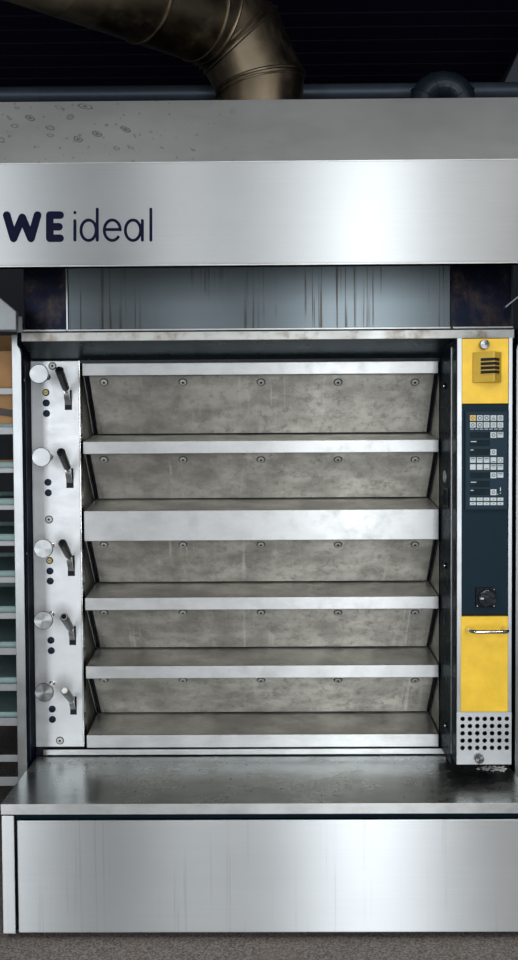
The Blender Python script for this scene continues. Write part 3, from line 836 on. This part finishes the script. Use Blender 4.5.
def bead(p, nrm, d0, r, tr, parent):
    bm = NB(); n = 48; m_ = 8
    d = nrm; s_ = 1 / d.dot(d0); u = Vector((0, 1, 0)); u = (u - d * u.dot(d)).normalized(); w_ = d.cross(u)
    rings = []
    for i in range(n):
        rad = (u * math.cos(2*PI*i/n) + w_ * (s_ * math.sin(2*PI*i/n)))
        rn = rad.normalized()
        rings.append([bm.verts.new(p + rad * r + (rn * math.cos(2*PI*q/m_) + d * math.sin(2*PI*q/m_)) * tr) for q in range(m_)])
    for i in range(n):
        A, B = rings[i], rings[(i+1) % n]
        for q in range(m_): bm.faces.new((A[q], B[q], B[(q+1) % m_], A[(q+1) % m_]))
    link('seam_bead', bm, CHROME if parent is None else DUCTM, duct, smooth=True)
names_ = ['collar', 'elbow_segment', 'elbow_segment', 'straight_run', 'straight_run']
for i in range(5):
    a = j[i-1] if i else None; d = j[i+2] if i + 2 < len(j) else None
    o, nrm = seg(a, j[i], j[i+1], d, names_[i], 1.0 + (.006 if i % 2 else 0))
    if i in (1, 2, 3):
        d0 = (j[i] - j[i-1]).normalized()
        bead(j[i], nrm, d0, R_ * 1.005, .006, 1)
        if i == 1: bead(j[i] + Vector((-.004, 0, -.018)), nrm, d0, R_ * 1.003, .004, 1)
        if i == 2: bead(j[i] + (j[3] - j[2]).normalized() * .022, nrm, d0, R_ * 1.003, .004, 1)
dm = (j[4] - j[3]).normalized()
for s_ in (.07, .30): bead(j[3] + dm * s_, dm, dm, R_ * 1.01, .005, 1)
# horizontal pipe behind the hood
PY = .34
pr_ = .030
pa = at(0, 95.5, PY)
vpipe = thing('ventilation_pipe', 'thin grey-blue horizontal pipe running just behind the hood top', 'pipe', (0, PY, pa.z))
bm = NB(); tube(bm, [(-RX, PY, pa.z), (RX, PY, pa.z)], pr_, 28)
link('tube', bm, PIPE, vpipe, smooth=True)
for q_ in (40, 312):
    X_ = at(q_, 93, PY).x
    bm = NB(); lathe(bm, (X_, PY, pa.z), (1, 0, 0), [(0, pr_ + .002), (.006, pr_ + .002)], 28)
    link('pipe_joint', bm, PIPE, vpipe, smooth=True)
# black segmented elbow behind the right part of the hood
pc = at(442.5, 102.5, .12); rad_ = .071; tubr = .045
pts_ = []
for k in range(9):
    a = PI - PI * k / 8
    pts_.append(pc + Vector((math.cos(a) * rad_, 0, math.sin(a) * rad_ * .85)))
bm = NB(); dn_ = Vector((0, 0, pc.z - 2.563)); pts_ = [pts_[0] - dn_] + pts_ + [pts_[-1] - dn_]
tube(bm, pts_, tubr, 28)
fd = thing('elbow_duct', 'small black segmented duct arch peeking over the hood near its right end', 'duct', tuple(pc))
link('pipe_bend', bm, BLACKDUCT, fd, smooth=False)
for k in (2, 4, 6, 8):
    dd = (pts_[k+1] - pts_[k-1]).normalized()
    bm = NB(); lathe(bm, pts_[k] - dd * .003, dd, [(0, tubr * 1.02), (.001, tubr * 1.07), (.005, tubr * 1.07), (.006, tubr * 1.02)], 28)
    link('clamp_ring', bm, BLACKDUCT, fd, smooth=True)
# slanted dark chute at the right edge
q = [at(519, 50, .4), at(600, -60, .4), at(700, 40, .4), at(600, 160, .4), at(494, 104, .4)]
bm = NB(); prism(bm, [(v.x, v.z) for v in q], 'y', .4, .9)
tag(link('vent_chute', bm, plain('chute_dark_steel', (.02, .024, .034), .5, .2), None, .004), 'dark slanted sheet metal chute rising behind the far right end of the hood', 'chute')

# ------------------------------------------------------------------ tray rack on the left
YR = .06
rk = thing('tray_rack', 'tall grey steel tray rack standing left of the oven, many shelves', 'rack', (-1.2, .4, 0))
rails = [(388, 394.5), (427, 434.5), (468, 473), (505, 510), (541, 546), (577, 583), (613, 619), (648, 655), (684, 691), (718, 726), (755, 762), (777, 786)]
rx0, rx1 = -1.55, -.845
for a in (rx0, rx1 - .02):
    for b_ in (YR, YR + .72):
        link('upright', box(NB(), a, a + .02, b_ + .012, b_ + .032, FZ, 1.98), RACKS, rk, .002)
zr = []
for (a, b_) in rails:
    z1_, z0_ = at(8, a, YR).z, at(8, b_, YR).z; zr.append(z1_)
    bm = NB(); box(bm, rx0, rx1, YR, YR + .010, z0_, z1_)
    if a > 400:
        box(bm, rx0, rx0 + .018, YR + .034, YR + .73, z0_, z0_ + .012); box(bm, rx1 - .018, rx1, YR + .034, YR + .73, z0_, z0_ + .012)
    link('shelf_rail', bm, RACKS, rk, .0015)
zr_ = zr[1:]
lab = ['pale green loading board directly under the cardboard box in the rack', 'pale board carrying a folded cardboard sheet in the rack',
       'pale green board on the next rack shelf below the folded cardboard', 'pale green board two rack shelves below the folded cardboard',
       'pale green board three rack shelves below the folded cardboard', 'pale green board four rack shelves below the folded cardboard',
       'pale green board on the fifth rack shelf below the folded cardboard', 
       'pale green board second from lowest in the tray rack', 'lowest pale green board in the tray rack, above the bare bottom rails']
proto = None
for k in range(9):
    z0_ = at(8, rails[k + 1][1], YR).z + .012
    z = max(z0_, zr_[k] - .012)
    def mk():
        bm = NB()
        prism(bm, [(0, .002), (.003, 0), (.66, 0), (.66, .026), (.652, .026), (.648, .010), (.016, .010), (.012, .026), (.004, .026), (0, .020)], 'x', -.335, .335)
        return bm
    root = thing('loading_board', lab[k], 'board', (-1.1975, YR + .036, z0_ + .0006), 'loading boards in the tray rack')
    bm = mk(); bmesh.ops.translate(bm, verts=bm.verts, vec=Vector((-1.1975, YR + .036, z0_ + .0006)))
    bd = link('board', bm, TEALB, root, .001)
    if k == 0: first_board = root
# cardboard box and other paper in the rack
z0_ = at(8, rails[1][1], YR).z + .012 + .0006 + .0105
cb = thing('cardboard_box', 'brown cardboard box with open flaps on an upper shelf of the tray rack', 'box', (-1.1, YR + .30, z0_))
bx_a, bx_b, by_a, by_b = -1.42, -.87, YR + .06, YR + .50; bz1 = at(8, 353, by_a).z
bm = NB()
t_ = .006
box(bm, bx_a, bx_b, by_a, by_a + t_, z0_, bz1); box(bm, bx_a, bx_b, by_b - t_, by_b, z0_, bz1)
box(bm, bx_a, bx_a + t_, by_a + t_, by_b - t_, z0_, bz1); box(bm, bx_b - t_, bx_b, by_a + t_, by_b - t_, z0_, bz1); box(bm, bx_a + t_, bx_b - t_, by_a + t_, by_b - t_, z0_, z0_ + t_)
link('carton', bm, CARD, cb)
bm = NB(); prism(bm, [(by_a, bz1 + .0005), (by_a + .16, bz1 + .075), (by_a + .16, bz1 + .080), (by_a - .002, bz1 + .006)], 'x', bx_a + .01, bx_b - .01)
link('flap', bm, CARD, cb)
bm = NB(); prism(bm, [(at(-30, 400, by_a - .01).x, at(0, 403, by_a - .01).z), (at(13, 412, by_a - .01).x, at(13, 410, by_a - .01).z), (at(13, 412, by_a - .01).x, at(13, 417, by_a - .01).z), (at(-30, 400, by_a - .01).x, at(0, 411, by_a - .01).z)], 'y', by_a - .008, by_a - .0005)
link('handle_strip', bm, plain('brown_black_tape', (.05, .035, .03), .6), cb)
z1_ = at(8, rails[2][1], YR).z + .012 + .0006 + .0105
bm = NB(); box(bm, -1.45, -.88, YR + .07, YR + .5, z1_ , z1_ + .012); box(bm, -1.45, -.88, YR + .09, YR + .52, z1_ + .012, z1_ + .022)
tag(link('folded_cardboard', bm, CARD2, None, .002), 'flat folded brown cardboard lying on a rack board below the box', 'cardboard')

# ------------------------------------------------------------------ colour management
vs = scene.view_settings
scene.display_settings.display_device = 'sRGB'
vs.view_transform = 'Standard'; vs.look = 'None'; vs.gamma = 1.0; vs.use_curve_mapping = False
vs.exposure = 0.0
scene.cycles.max_bounces = 8; scene.cycles.diffuse_bounces = 4; scene.cycles.glossy_bounces = 6
scene.cycles.use_denoising = True
scene.cycles.sample_clamp_indirect = 6
